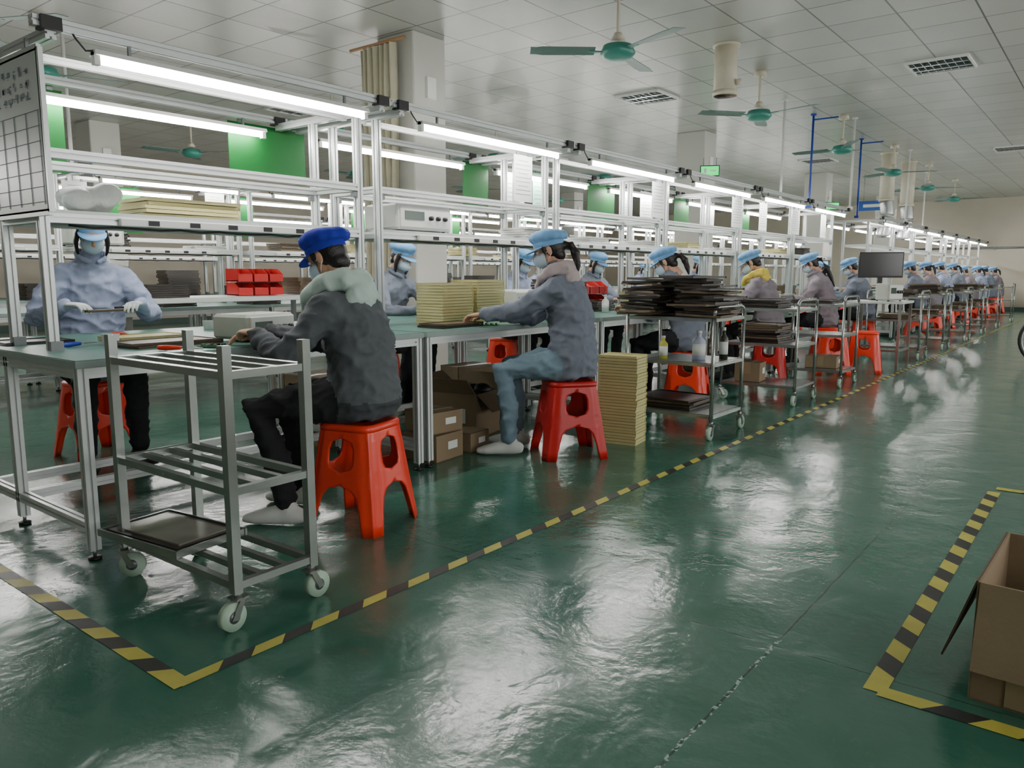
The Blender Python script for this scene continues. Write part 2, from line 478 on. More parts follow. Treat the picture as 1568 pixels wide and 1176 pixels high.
def hang(name, x, y0, y1, z0, z1, m, thick=.006):
    mb = MB(); mb.box((0, 0, 0), (thick, y1-y0, z1-z0), m)
    for y in (-(y1-y0)*.35, (y1-y0)*.35): mb.box((0, y, (z1-z0)/2+.012), (.012, .03, .03), alud)
    return obj(name, mb.mesh(name), (x, (y0+y1)/2, (z0+z1)/2))
Gz = 2.03
for (a, b_, z0) in ((1.42, 1.80, 1.62), (2.74, 3.30, 1.72), (4.88, 5.20, 1.68), (6.77, 7.30, 1.66), (8.7, 9.1, 1.66), (10.6, 11.1, 1.66)):
    hang('green_sign_board', -4.37, a, b_, z0, Gz, greenb)
def sheet(x, y, w, z0, z1, m=paper):
    mb = MB(); mb.box((0, 0, 0), (.004, w, z1-z0), m)
    for i in range(9): mb.box((.003, 0, (z1-z0)*(.38-i*.09)), (.001, w*(.8 if i % 3 else .55), .004), gl)
    for s_ in (-1, 1): mb.box((0, s_*w*.3, (z1-z0)/2+.01), (.01, .02, .025), alud)
    obj('instruction_sheet', mb.mesh('instruction_sheet'), (x, y, (z0+z1)/2))
for y, w, z0, m in ((5.55, .3, 1.6, paper), (5.95, .24, 1.62, pgreen), (8.0, .3, 1.65, paper), (9.7, .3, 1.65, paper), (7.5, .22, 1.68, paper)):
    sheet(-4.36, y, w, z0, 2.03, m)
for y, w in ((4.2, .22), (6.3, .25), (8.2, .3), (9.0, .25), (10.2, .3), (11.4, .25)): sheet(-3.53, y+.4, w, 1.63, 1.96, paper)
for y in (1.0, 2.4, 3.9, 5.3, 7.2, 9.1, 11): hang('green_sign_board', -8.55, y, y+.35, 1.55, Gz, greenb)
for y in (1.6, 2.0, 3.2, 4.6, 6.2): sheet(-7.65, y, .22, 1.62, 1.95)

# ------------------------------------------------------------------ stool
def stool_mesh():
    H = .465
    def hw(z): return .118+(H-z)/H*.058
    def a_(z):
        K = [(0, .66), (.10, .58), (.16, .5), (.19, .34), (.205, .0), (.262, .0), (.275, .3), (.30, .4), (.36, .42), (.392, .34), (.408, .0), (H-.012, 0)]
        for (z0, a0), (z1, a1) in zip(K, K[1:]):
            if z <= z1: return a0+(a1-a0)*(z-z0)/(z1-z0)
        return 0
    mb = MB()
    zs = [0, .05, .10, .14, .16, .178, .19, .2, .2055, .22, .25, .262, .266, .275, .30, .33, .36, .38, .392, .402, .408, .43, H-.012]
    n = 9
    for q in range(4):
        R = Matrix.Rotation(q*PI/2, 4, 'Z')
        for sg in (-1, 1):
            vs = []; fs = []
            for z in zs:
                a = a_(z); w = hw(z)
                for i in range(n):
                    s = sg*(a+(1-a)*i/(n-1))
                    sc = 1/((abs(s)**7+1)**(1/7.))*1.0
                    bulge = .006*math.sin(min(1, (1-abs(s))*3)*PI)
                    vs.append(V((s*w*sc, (w-bulge)*sc, z)))
            for k in range(len(zs)-1):
                for i in range(n-1):
                    f = (k*n+i, k*n+i+1, (k+1)*n+i+1, (k+1)*n+i)
                    fs.append(f if sg < 0 else f[::-1])
            mb.add(vs, fs, red, True, R)
    seg = 32; vs = []; fs = []
    prof = [(1.03, H-.03), (1.045, H-.018), (1.03, H-.006), (.98, H), (.88, H-.001), (.8, H-.005), (.3, H-.007), (.1, H-.007), (.095, H-.02)]
    for r, z in prof:
        for i in range(seg):
            a = 2*PI*i/seg; c, s = math.cos(a), math.sin(a)
            k = 1/((abs(c)**6+abs(s)**6)**(1/6.))
            vs.append(V((c*k*r*.119, s*k*r*.119, z)))
    for k in range(len(prof)-1):
        for i in range(seg):
            j = (i+1) % seg; fs.append((k*seg+i, k*seg+j, (k+1)*seg+j, (k+1)*seg+i))
    mb.add(vs, fs, red, True)
    o = obj('t', mb.mesh('t')); mod(o, 'WELD', merge_threshold=.0008); mod(o, 'SOLIDIFY', thickness=.007, offset=-1)
    return bake(o)
ST = stool_mesh(); ST.name = 'plastic_stool'
STD = ST.copy(); setmat(STD, dred)
def stool(x, y, rz=0, m=None, sc=1.12): return obj('plastic_stool', m or ST, (x, y, 0), rz, scale=(sc, sc, 1))

# ------------------------------------------------------------------ people
def ik(S, W, a, b, hint):
    d = W-S; L = min(d.length, a+b-.01); dn = d.normalized()
    x = (a*a-b*b+L*L)/(2*L); h = math.sqrt(max(a*a-x*x, 0))
    p = hint-dn*hint.dot(dn); p.normalize()
    return S+dn*x+p*h, S+dn*L

def head_mesh():
    mb = MB(); m = skin
    mb.ell((-.012, 0, .03), (.094, .074, .084), m); mb.ell((.02, 0, -.03), (.064, .057, .078), m)
    mb.ell((.052, 0, -.09), (.026, .026, .022), m); mb.ell((.03, 0, .035), (.062, .062, .05), m)
    mb.tube([(.082, 0, .012), (.095, 0, -.012), (.103, 0, -.03)], [.008, .011, .015], m, 10, rnd=True)
    mb.ell((.079, 0, -.057), (.013, .024, .006), m); mb.ell((.077, 0, -.068), (.013, .02, .007), m)
    for s in (-1, 1):
        mb.ell((.052, s*.03, -.032), (.032, .028, .03), m)
        mb.ell((-.008, s*.078, -.01), (.018, .009, .03), m)
        mb.ell((.072, s*.028, .026), (.018, .022, .009), m)
    mb.tube([(-.02, 0, -.03), (-.035, 0, -.1), (-.05, 0, -.17)], [.052, .05, .056], m, 16)
    me = remeshed(mb, .0055, 3); setmat(me, skin)
    e = MB()
    for s in (-1, 1):
        e.ell((.073, s*.029, .003), (.013, .016, .0085), eyew, 12, 8)
        e.ell((.083, s*.029, .003), (.004, .0065, .0065), black, 10, 6)
        e.tube([(.078, s*.012, .02), (.084, s*.028, .025), (.073, s*.046, .02)], [.0035], hairm, 6)
    e.ell((.088, 0, -.0625), (.006, .02, .002), mat('lip', (160, 90, 85), .5), 10, 6)
    return me, e.mesh('eyes')
HEAD, EYES = head_mesh()
def cap_mesh(m):
    mb = MB(); seg = 56; vs = []; fs = []
    prof = [(.098, .081, .024, 0), (.1005, .084, .028, 0), (.101, .0845, .052, 0), (.099, .083, .056, .2), (.110, .096, .062, 1), (.122, .108, .082, 1), (.119, .106, .103, 1), (.100, .089, .122, 1), (.062, .055, .133, .8), (.025, .022, .136, .3)]
    for rx, ry, z, k in prof:
        for i in range(seg):
            a = 2*PI*i/seg
            q = 1+k*.03*math.sin(11*a+.6*math.sin(3*a))+k*.03*math.sin(4*a+1)
            back = -.014*k*max(0, -math.cos(a))
            vs.append(V((-.012-.014*k+rx*q*math.cos(a), ry*q*math.sin(a), z+back*1.2+.08*(-.012+rx*math.cos(a)))))
    for k in range(len(prof)-1):
        for i in range(seg):
            j = (i+1) % seg; fs.append((k*seg+i, k*seg+j, (k+1)*seg+j, (k+1)*seg+i))
    fs.append(tuple(range((len(prof)-1)*seg, len(prof)*seg)))
    mb.add(vs, fs, m, True)
    vs = []; fs = []; n = 17
    for layer in (0, -.005):
        for r in range(4):
            for i in range(n):
                a = (-1+2*i/(n-1))*1.15
                e = .058*math.cos(a*1.3)*r/3
                vs.append(V((-.012+(.099+e)*math.cos(a), (.083+e*.75)*math.sin(a), .036-e*.35+layer-.006*math.sin(a)**2)))
    for l in range(2):
        for r in range(3):
            for i in range(n-1):
                o = l*4*n; f = (o+r*n+i, o+(r+1)*n+i, o+(r+1)*n+i+1, o+r*n+i+1); fs.append(f if l == 0 else f[::-1])
    for i in range(n-1): fs.append((3*n+i, 7*n+i, 7*n+i+1, 3*n+i+1))
    mb.add(vs, fs, m, True)
    return mb.mesh('cap')
CAPD, CAPL = cap_mesh(capdk), cap_mesh(caplt)
def hair_mesh(style):
    mb = MB()
    mb.ell((-.03, 0, .015), (.082, .079, .085), hairm); mb.ell((-.055, 0, -.045), (.05, .062, .05), hairm)
    for s in (-1, 1): mb.tube([(.03, s*.07, .05), (.028, s*.074, .0), (.018, s*.072, -.04)], [(.014, .006), (.012, .006), (.006, .004)], hairm, 8, ref=(1, 0, 0), rnd=True)
    if style in ('pony', 'long'):
        L = .2 if style == 'pony' else .42
        mb.ell((-.115, 0, .0), (.028, .026, .026), hairm)
        mb.tube([(-.11, 0, .0), (-.15, 0, -.01), (-.165, 0, -.2*L/.2*.35), (-.155, .01, -.7*L), (-.14, .015, -L)], [.018, .028, .034, .026, .008], hairm, 12, rnd=True)
    if style == 'side':
        for s in (-1, 1):
            mb.tube([(.02, s*.078, .03), (.018, s*.088, -.04), (.03, s*.082, -.10), (.035, s*.07, -.14)], [(.022, .012), (.024, .014), (.018, .01), (.006, .004)], hairm, 10, ref=(1, 0, 0), rnd=True)
    me = remeshed(mb, .007, 2); setmat(me, hairm); return me
HAIR = {k: hair_mesh(k) for k in ('short', 'pony', 'long', 'side')}
def mask_mesh():
    mb = MB()
    mb.ell((.03, 0, -.048), (.083, .066, .062), maskm, 24, 16)
    o = mb; vs, fs = o.v, o.f; keep = [i for i, f in enumerate(fs) if (sum((vs[k].x for k in f))/len(f)) > .022 and -.1 < (sum((vs[k].z for k in f))/len(f)) < .0]
    mb.f = [fs[i] for i in keep]; mb.m = [0]*len(keep); mb.sm = [True]*len(keep)
    for s in (-1, 1):
        mb.tube([(.03, s*.066, -.02), (.01, s*.077, -.01), (-.015, s*.083, .005)], [.002], white, 6)
        mb.tube([(.03, s*.06, -.085), (.005, s*.074, -.05), (-.015, s*.083, -.03)], [.002], white, 6)
    return mb.mesh('mask')
MASK = mask_mesh()
def hand_mesh(side, m):
    mb = MB(); s = side
    mb.tube([(-.03, 0, 0), (0, 0, 0), (.03, s*-.002, -.001), (.06, 0, -.003), (.088, s*.001, -.006)], [(.018, .026), (.018, .027), (.016, .036), (.0145, .041), (.011, .039)], m, 16, rnd=True)
    for y, L, c in ((.029, .068, .38), (.010, .078, .42), (-.010, .072, .46), (-.028, .056, .5)):
        p = V((.085, s*y, -.006)); a = .25; pts = [V((.07, s*y*.9, -.005)), p.copy()]
        for q, f in enumerate((.45, .31, .24)):
            a += c*(.9 if q else .5)
            p = p+V((math.cos(a), s*y*1.2*.3, -math.sin(a)))*L*f; pts.append(p.copy())
        mb.tube(pts, [.009, .009, .0082, .0075, .0062], m, 10, rnd=True)
    mb.tube([(.012, s*.022, -.004), (.04, s*.046, -.014), (.066, s*.056, -.022), (.085, s*.052, -.03)], [.012, .0115, .0095, .0075], m, 10, rnd=True)
    me = remeshed(mb, .0035, 2, .5); setmat(me, m); return me
HANDS = {}
for s_ in (1, -1):
    for m_ in (skin, glove): HANDS[(s_, m_.name)] = hand_mesh(s_, m_)
def shoe_mesh(m):
    mb = MB()
    mb.tube([(-.085, 0, .045), (-.05, 0, .05), (.0, 0, .05), (.06, 0, .042), (.12, 0, .032), (.165, 0, .026)], [(.036, .03), (.045, .037), (.046, .038), (.038, .043), (.03, .045), (.02, .034)], m, 16, rnd=True)
    mb.tube([(-.03, 0, .06), (-.03, 0, .115)], [(.04, .038), (.036, .036)], m, 14, ref=(1, 0, 0))
    me = remeshed(mb, .008, 3); setmat(me, m)
    for v in me.vertices:
        v.co.z = max(v.co.z, .004)
    return me
SHOES = {m_.name: shoe_mesh(m_) for m_ in (shoew, shoeb)}

def segd(p, a, b, ra, rb):
    ab = b-a; t = max(0, min(1, (p-a).dot(ab)/ab.length_squared))
    return (p-(a+ab*t)).length-(ra+(rb-ra)*t)

def person(x, y, yaw, L=.53, lean=.2, jacket=jgrey, pants=pblack, hood=None, cap=None, hair='short', hands=((.46, .12, .83), (.46, -.12, .83)),
           head=(0, .35, 0), mask=True, gl_=None, vox=.013, shoes=shoeb, legs=((.40, .13, .36), (.40, -.13, .36)), hem=None, hipz=.555, hs=.93, hood_s=1.):
    E = empty('seated_worker', (x, y, 0), yaw)
    P = V((-.01, 0, hipz)); sp = V((math.sin(lean), 0, math.cos(lean)))
    def spt(s): return P+sp*L*s+V((.05*s*s-.03*math.sin(PI*s), 0, 0))
    Nk = spt(1.)
    mb = MB()
    tor = [(-.08, .165, .14), (.0, .19, .15), (.12, .19, .148), (.3, .180, .137), (.5, .185, .137), (.7, .192, .137), (.84, .176, .122), (.93, .125, .095), (1.0, .075, .07)]
    mb.tube([V((-.01, 0, .485))]+[spt(s) for s, a, b in tor[1:]], [(a, b) for s, a, b in tor], jacket, 24, ref=(0, 1, 0), rnd=False)
    mb.tube([spt(.97), Nk+V((.03, 0, .07))], [.055, .048], skin, 14)
    mb.tube([spt(.93), spt(1.0)+V((-.006, 0, .034))], [.088, .066], jacket, 16)
    segs = [('skin', Nk+V((.01, 0, .055)), Nk+V((.035, 0, .10)), .056, .05)]
    segs += [('torso', spt(0), spt(.45), .16, .15), ('torso', spt(.45), spt(.9), .16, .14), ('torso', spt(.9), spt(1)+V((0, 0, .03)), .1, .075)]
    wr = []
    for sd, h in zip((1, -1), hands):
        S = spt(.84)+V((.008, sd*.162, 0)); W = V(h)
        El, W = ik(S, W, .275, .245, V((-.35, sd*.75, -.9)))
        mid = (El+W)/2+V((0, 0, -.006))
        S0 = spt(.87)+V((0, sd*.09, .0))
        mb.tube([S0, S, (S+El)/2+V((0, sd*.006, 0)), El, mid, W], [.066, .072, .063, .057, .052, .040], jacket, 16, rnd=True)
        segs += [('torso', S, El, .07, .056), ('torso', El, W, .056, .04)]
        wr.append((sd, El, W))
    for sd, (kx, ky, ax) in zip((1, -1), legs):
        Hp = V((0, sd*.095, hipz-.0)); K = V((kx, ky, .52)); A = V((ax, ky*1.05, .1))
        mb.tube([Hp, (Hp+K)/2+V((0, 0, .01)), K, (K+A)/2+V((-.018, 0, 0)), A+V((0, 0, .01))], [.094, .086, .066, .06, .05], pants, 16, rnd=True, ref=(0, 1, 0))
        segs += [('leg', Hp+V((.1, 0, 0)), K, .088, .066), ('leg', K, A, .066, .05)]
        obj('shoe', SHOES[shoes.name], (A.x+.02, A.y, 0), sd*.12, parent=E)
    me = remeshed(mb, vox, 4)
    me.materials.clear()
    for m in (jacket, pants, skin, hem or jacket): me.materials.append(m)
    vl = [0]*len(me.vertices)
    for pl in me.polygons:
        c = pl.center; best = min(segs, key=lambda q: segd(c, *q[1:]))[0]
        k = {'skin': 2, 'torso': 0, 'leg': 1}[best]
        if k == 0 and hem:
            for sd, El, W in wr:
                if (c-W).length < .05: k = 3
            if c.z < .56 and c.x < .16: k = 3
        pl.material_index = k
        for i in pl.vertices: vl[i] = k
    nrm = [v.normal.copy() for v in me.vertices]
    off = V((x*3.1, y*2.7, 0))
    for v, n_, k in zip(me.vertices, nrm, vl):
        if k == 2: continue
        q = v.co
        a = noise.noise(V((q.x*7, q.y*7, q.z*13))+off); b = noise.noise(V((q.x*15+q.z*10, q.y*15, q.z*17-q.y*9))+off)
        amp = (1-abs(a))**4*.017+(1-abs(b))**4*.010-.010
        if k == 1 and q.z < .49: amp *= .7
        v.co = q+n_*amp
    obj('body', me, parent=E)
    g = gl_ or skin
    for sd, El, W in wr:
        X = (W-El).normalized(); X = V((X.x, X.y, X.z*.35)).normalized(); Z = V((0, 0, 1)); Y = Z.cross(X).normalized(); Z = X.cross(Y)
        o = obj('hand', HANDS[(-sd, g.name)], parent=E)
        M = Matrix((X, Y, Z)).transposed().to_4x4(); M.translation = W+X*.028
        o.matrix_local = M
    hz, hp, hr = head
    HC = Nk+V((.035+.05*math.sin(lean+hp*.5), 0, .138))
    M = Matrix.Translation(HC) @ Matrix.Rotation(hz, 4, 'Z') @ Matrix.Rotation(hp, 4, 'Y') @ Matrix.Rotation(hr, 4, 'X') @ Matrix.Scale(hs, 4)
    for nm, me_ in (('head', HEAD), ('eyes', EYES), ('hair', HAIR[hair]), ('cap', cap or CAPL), ('face_mask', MASK if mask else None)):
        if me_ is None: continue
        o = obj(nm, me_, parent=E); o.matrix_local = M
    h = MB(); B = Nk
    if hood:
        k_ = hood_s
        pts = [B+V(q)*k_ for q in ((.115, .045, -.085), (.085, .088, -.03), (.01, .112, .022), (-.06, .085, .035), (-.09, 0, .03), (-.06, -.085, .035), (.01, -.112, .022), (.085, -.088, -.03), (.115, -.045, -.085))]
        h.tube(pts, [r_*k_ for r_ in (.016, .026, .034, .044, .048, .044, .034, .026, .016)], hood, 14, rnd=True)
        h.ell(B+V((-.105, 0, -.035))*k_, (.046*k_, .125*k_, .07*k_), hood, 20, 12)
        h.ell(B+V((-.10, 0, -.09))*k_, (.042*k_, .085*k_, .06*k_), hood, 20, 12)
        hmat = hood
    else:
        pts = [B+V(q) for q in ((.075, .02, -.02), (.06, .06, .0), (.0, .078, .03), (-.05, .05, .045), (-.066, 0, .048), (-.05, -.05, .045), (.0, -.078, .03), (.06, -.06, .0), (.075, -.02, -.02))]
        h.tube(pts, [(.02, .013)]*9, jacket, 12, rnd=True)
        hmat = jacket
    hm = remeshed(h, .009, 3); setmat(hm, hmat)
    for v in hm.vertices:
        q = v.co; v.co = q+v.normal*((1-abs(noise.noise(q*14+off)))**3*(.014 if hood else .004)-.004)
    obj('hood' if hood else 'collar', hm, parent=E)
    return E

stool(-2.60, 2.21, .25)
person(-2.62, 2.24, math.radians(205), L=.485, lean=.12, jacket=jslate, pants=pblack, hood=hmint, cap=CAPD, hair='short', head=(-.1, .42, 0),
       mask=True, hands=((.42, .13, .84), (.48, -.05, .83)), vox=.010, shoes=shoew, legs=((.42, .16, .30), (.44, -.12, .38)), hem=cloth('jacket_hem', (66, 70, 74)), hood_s=1.12)
stool(-2.62, 3.88, .9, STD, 1.2)
person(-2.63, 3.91, math.radians(208), L=.555, lean=.10, jacket=jgrey, pants=pjean, hood=hpink, cap=CAPL, hair='pony', head=(.1, .3, 0),
       mask=True, hands=((.54, .02, .85), (.48, -.16, .85)), vox=.011, shoes=shoew, hood_s=.95)
for (yy, st, hd, hr, L_, jk, mk) in ((5.95, ST, None, 'pony', .52, jgrey, True), (7.85, STD, hyel, 'short', .54, jmauve, True), (9.75, ST, None, 'long', .55, jmauve, True), (11.5, ST, None, 'short', .52, jgrey, True)):
    stool(-2.82, yy, .3, st)
    person(-2.84, yy, math.radians(196+random.uniform(-6, 10)), L=L_, lean=.2, jacket=jk, hood=hd, hair=hr, head=(.1, .5, 0), mask=mk, vox=.016)
for i, yy in enumerate((15.2, 16.6, 18.0, 19.8, 21.4, 23.2, 24.8, 26.2)):
    stool(-2.85, yy, .3, ST)
    person(-2.86, yy, math.radians(190+random.uniform(-10, 12)), L=.53+random.uniform(-.03, .03), lean=random.uniform(.12, .26), jacket=(jgrey, jmauve, jblue)[i % 3], hair=('short', 'pony')[i % 2], head=(random.uniform(-.3, .3), .4, 0), vox=.022)
stool(-4.88, 2.06, .1)
person(-4.84, 2.06, math.radians(-12), L=.64, lean=.14, jacket=jblue, pants=pblack, cap=CAPL, hair='side', head=(-.1, .42, 0), mask=True, gl_=glove,
       hands=((.34, .19, .93), (.34, -.19, .93)), vox=.011)
stool(-4.88, 4.36, .3)
person(-4.82, 4.36, .12, L=.56, lean=.24, jacket=jgrey, hair='side', head=(0, .4, 0), mask=True, vox=.014, hands=((.62, .1, .86), (.5, -.16, .83)))
for (yy, jk) in ((6.1, jblue), (7.5, jgrey), (10.2, jblue), (12.0, jgrey), (15.8, jblue), (18.5, jgrey)):
    stool(-4.90, yy, .3)
    person(-4.86, yy, math.radians(random.uniform(-14, 6)), L=.54, lean=.17, jacket=jk, hair='side', head=(0, .4, 0), mask=True, vox=.017, hands=((.5, .13, .83), (.5, -.15, .83)))
for yy in (8.4, 12.0, 16.0):
    stool(-9.0, yy, .3); person(-8.97, yy, 0., L=.54, lean=.2, jacket=jblue, hair='side', head=(0, .4, 0), vox=.022)
stool(-2.25, 9.3, .2); stool(-2.5, 8.9, .5)

# ------------------------------------------------------------------ trolleys, trays
def caster(mb, x, y, rz=0.):
    R = Matrix.Translation((x, y, 0)) @ Matrix.Rotation(rz, 4, 'Z')
    mb.cyl((.02, -.013, .045), (.02, .013, .045), .045, wheelm, 24, M=R)
    mb.cyl((.02, -.015, .045), (.02, .015, .045), .02, alud, 14, M=R)
    for s in (-1, 1):
        mb.add([V((0.0, s*.019, .1)), V((.035, s*.019, .04)), V((.012, s*.019, .035)), V((-.02, s*.019, .1)), V((0.0, s*.022, .1)), V((.035, s*.022, .04)), V((.012, s*.022, .035)), V((-.02, s*.022, .1))],
               [(0, 1, 2, 3), (7, 6, 5, 4), (0, 4, 5, 1), (1, 5, 6, 2), (2, 6, 7, 3), (3, 7, 4, 0)], steel, False, R)
    mb.box((-.005, 0, .1), (.045, .048, .006), steel, M=R)
    mb.cyl((-.005, 0, .1), (-.005, 0, .125), .014, steel, 12, M=R)
def frame_trolley(w, d, h, levels, tw=.03, solid=False, handles=False, seed=1, slats=2):
    mb = MB(); r = random.Random(seed)
    for sx in (-1, 1):
        for sy in (-1, 1):
            xx, yy = sx*w/2, sy*d/2
            if handles: mb.cyl((xx, yy, .12), (xx, yy, h), .0125, steel, 12)
            else: mb.beam((xx, yy, .115), (xx, yy, h), tw, steel, ref=(1, 0, 0))
            caster(mb, xx, yy, r.uniform(0, 6.28))
    for z in levels:
        for s in (-1, 1):
            mb.beam((-w/2+tw/2, s*d/2, z), (w/2-tw/2, s*d/2, z), tw*.8, steel); mb.beam((s*w/2, -d/2+tw/2, z), (s*w/2, d/2-tw/2, z), tw*.8, steel)
        if solid: mb.box((0, 0, z+.008), (w-.03, d-.03, .012), steel)
        else:
            for k in range(slats):
                yy = -d/2+d*(k+1)/(slats+1); mb.beam((-w/2+.01, yy, z), (w/2-.01, yy, z), tw*.7, steel)
    if handles:
        for sx in (-1, 1):
            pts = [(sx*w/2, -d/2, h-.01), (sx*w/2, -d/2+.015, h+.03), (sx*w/2, -d/2+.06, h+.045), (sx*w/2, d/2-.06, h+.045), (sx*w/2, d/2-.015, h+.03), (sx*w/2, d/2, h-.01)]
            mb.tube(pts, [.0125], steel, 10)
    return mb
TR = frame_trolley(.70, .29, .89, (.80, .44, .14))
obj('stainless_trolley', TR.mesh('stainless_trolley'), (-2.445, 1.40, 0), math.radians(1))
def tray(mb, w, d, h, m, M, inner=None):
    t = .008
    mb.box((0, 0, .004), (w*.94, d*.94, .006), inner or m, M)
    mb.box((0, d/2-t, h/2), (w, t, h), m, M); mb.box((0, -d/2+t, h/2), (w, t, h), m, M)
    mb.box((w/2-t, 0, h/2), (t, d-2*t, h), m, M); mb.box((-w/2+t, 0, h/2), (t, d-2*t, h), m, M)
def tray_stack(name, x, y, z, n, w, d, h, mats_, jit=.01, rj=.03, rz=0, seed=0, tilt=0.):
    r = random.Random(seed+int(x*100)+int(y*37)); mb = MB()
    for i in range(n):
        M = Matrix.Translation((r.uniform(-jit, jit), r.uniform(-jit, jit), i*h)) @ Matrix.Rotation(r.uniform(-rj, rj), 4, 'Z') @ Matrix.Rotation(r.uniform(-tilt, tilt), 4, 'Y')
        tray(mb, w, d, h*.86, r.choice(mats_), M)
    return obj(name, mb.mesh(name), (x, y, z), rz)
mt = MB(); tray(mt, .46, .30, .026, steel, Matrix.Identity(4), traydk); mt.box((0, 0, .02), (.40, .25, .008), traydk); mt.box((0, -.0, .027), (.36, .2, .006), mat('tray_sheen', (120, 118, 108), .25))
obj('metal_tray', mt.mesh('metal_tray'), (-2.66, 1.36, .153), .12)
H3 = frame_trolley(.65, .5, .84, (.80, .50, .15), .025, True, True)
h3 = H3.mesh('loaded_trolley')
for y in (5.05, 6.75, 8.1): obj('stainless_trolley', h3, (-2.43 if y > 6 else -2.42, y, 0))
for y in (11.3, 13.0, 15.0, 16.9, 19.0, 21.5): obj('stainless_trolley', h3, (-2.35, y, 0))
for k, (dx, dy, n) in enumerate(((-.19, -.08, 15), (.02, .05, 16), (.20, -.06, 12))):
    tray_stack('tray_stack', -2.43+dx, 5.05+dy, .822, n, .31, .37, .017, [traydk, traydk, traybr], .045, .3, seed=k, tilt=.05)
tray_stack('tray_stack', -2.5, 5.05, .166, 4, .45, .4, .018, [traydk, traybr], .02, .05)
tray_stack('tray_stack', -2.5, 6.75, .816, 4, .4, .4, .018, [traydk], .02, .1); tray_stack('tray_stack', -2.45, 6.7, .516, 9, .35, .35, .018, [traydk, traybr], .02, .1)
tray_stack('tray_stack', -2.45, 8.1, .816, 2, .4, .4, .018, [traydk], .02, .1)
for y, n in ((11.3, 5), (13, 8), (15, 4), (16.9, 6), (19, 4)): tray_stack('tray_stack', -2.35, y, .816, n, .4, .4, .018, [traydk, traybr], .02, .1); tray_stack('tray_stack', -2.35, y, .516, 4, .4, .4, .018, [traybr], .02, .1)
tray_stack('tray_stack', -2.54, 4.39, 0, 30, .27, .20, .0195, [traycr], .004, .02, rz=.15)
tray_stack('tray_stack', -3.50, 3.72, .782, 14, .24, .3, .019, [traycr], .004, .02); tray_stack('tray_stack', -3.50, 4.05, .782, 15, .24, .3, .019, [traycr], .004, .02)
tray_stack('tray_stack', -3.24, 3.50, .782, 2, .22, .36, .014, [traydk, traybr], .01, .06); tray_stack('tray_stack', -3.30, 4.75, .782, 14, .3, .3, .019, [traydk, traybr], .015, .08)
tray_stack('tray_stack', -3.42, 1.80, .782, 2, .24, .42, .012, [traydk, traybr], .02, .1)
tray_stack('tray_stack', -3.78, 1.86, .782, 2, .22, .36, .012, [traycr], .01, .1); tray_stack('tray_stack', -4.05, 1.45, .782, 1, .25, .3, .014, [traydk])
tray_stack('tray_stack', -3.74, 2.05, 1.37, 5, .26, .5, .018, [traycr], .02, .06)
r = random.Random(11)
for i in range(11):
    y = 5.2+i*.62; tray_stack('tray_stack', -3.75+r.uniform(-.2, .3), y, .782, r.randint(2, 9), .28, .3, .018, [r.choice([traydk, traybr, traycr])], .01, .06, seed=i)
for i in range(8):
    y = 4.9+i*.93; tray_stack('tray_stack', -3.75, y, 1.37, r.randint(2, 6), .26, .3, .018, [r.choice([traydk, traycr, white])], .01, .06, seed=i)
for i in range(12):
    tray_stack('tray_stack', -7.5+r.uniform(-.1, .2), .2+i*.95, .782, r.randint(6, 18), .3, .36, .019, [r.choice([traydk, traybr, traydk])], .015, .06, seed=i)
    tray_stack('tray_stack', -7.9, .4+i*1.05, 1.37, r.randint(2, 9), .28, .36, .019, [r.choice([traydk, traybr, traycr, white])], .015, .06, seed=i)
    tray_stack('tray_stack', -11.0+r.uniform(-.1, .2), 1.2+i*.95, .782, r.randint(8, 24), .3, .5, .019, [r.choice([traydk, traybr, traydk])], .015, .06, seed=i)

# ------------------------------------------------------------------ cardboard boxes
def cbox(x, y, w, d, h, rz=0, openf=None, z=0, tapecol=True, extra=False, fill=False):
    mb = MB(); t = .006
    mb.box((0, 0, t/2), (w, d, t), card)
    for s in (-1, 1):
        mb.box((s*(w/2-t/2), 0, h/2), (t, d, h), card); mb.box((0, s*(d/2-t/2), h/2), (w-2*t, t, h), card)
    if openf is None:
        mb.box((0, 0, h-t/2), (w+.002, d+.002, t), card)
        mb.box((0, 0, h+.001), (.06, d+.006, .002), ctape); mb.box((0, -d/2-.003, h-.05), (.06, .002, .1), ctape)
        mb.box((w/2+.002, d*.1, h*.55), (.002, d*.35, h*.3), paper)
    else:
        for k, ang in enumerate(openf):
            if ang is None: continue
            ln = (w if k % 2 else d)*.98; fl = (d if k % 2 else w)*.45
            base = Matrix.Rotation(k*PI/2, 4, 'Z') @ Matrix.Translation(((w if k % 2 == 0 else d)/2, 0, h)) @ Matrix.Rotation(ang, 4, 'Y')
            mb.box((-t/2, 0, fl/2), (t*.8, ln, fl), card if k % 2 else cardd, base)
        mb.box((0, 0, .02), (w-.02, d-.02, .01), cardd)
        if tapecol: mb.box((w*.1, -d/2-.002, h*.5), (.12, .002, .1), paper)
    if fill:
        rf = random.Random(5)
        for i in range(10): mb.ell((rf.uniform(-w*.3, w*.3), rf.uniform(-d*.3, d*.3), h*.85+rf.uniform(0, .05)), (.07, .06, .05), black, 10, 7)
    if extra:
        bt = mat('blue_tape', (150, 200, 220), .4)
        mb.box((-.03, -d/2-.012, h-.015), (.07, .004, .05), bt); mb.box((-.03, -d/2, h+.012), (.07, .03, .004), bt)
        for s in (-1, 1): mb.box((s*w/2, -d/2+.03, h*.5), (.004, .06, h*.98), ctape)
        mb.box((-w*.3, -d/2-.003, h*.5), (.05, .003, h*.95), ctape)
    return obj('cardboard_box', mb.mesh('cardboard_box'), (x, y, z), rz)
cbox(.04, 2.46, .52, .50, .32, -.03, [2.9, None, 2.85, 2.9], tapecol=False, extra=True)
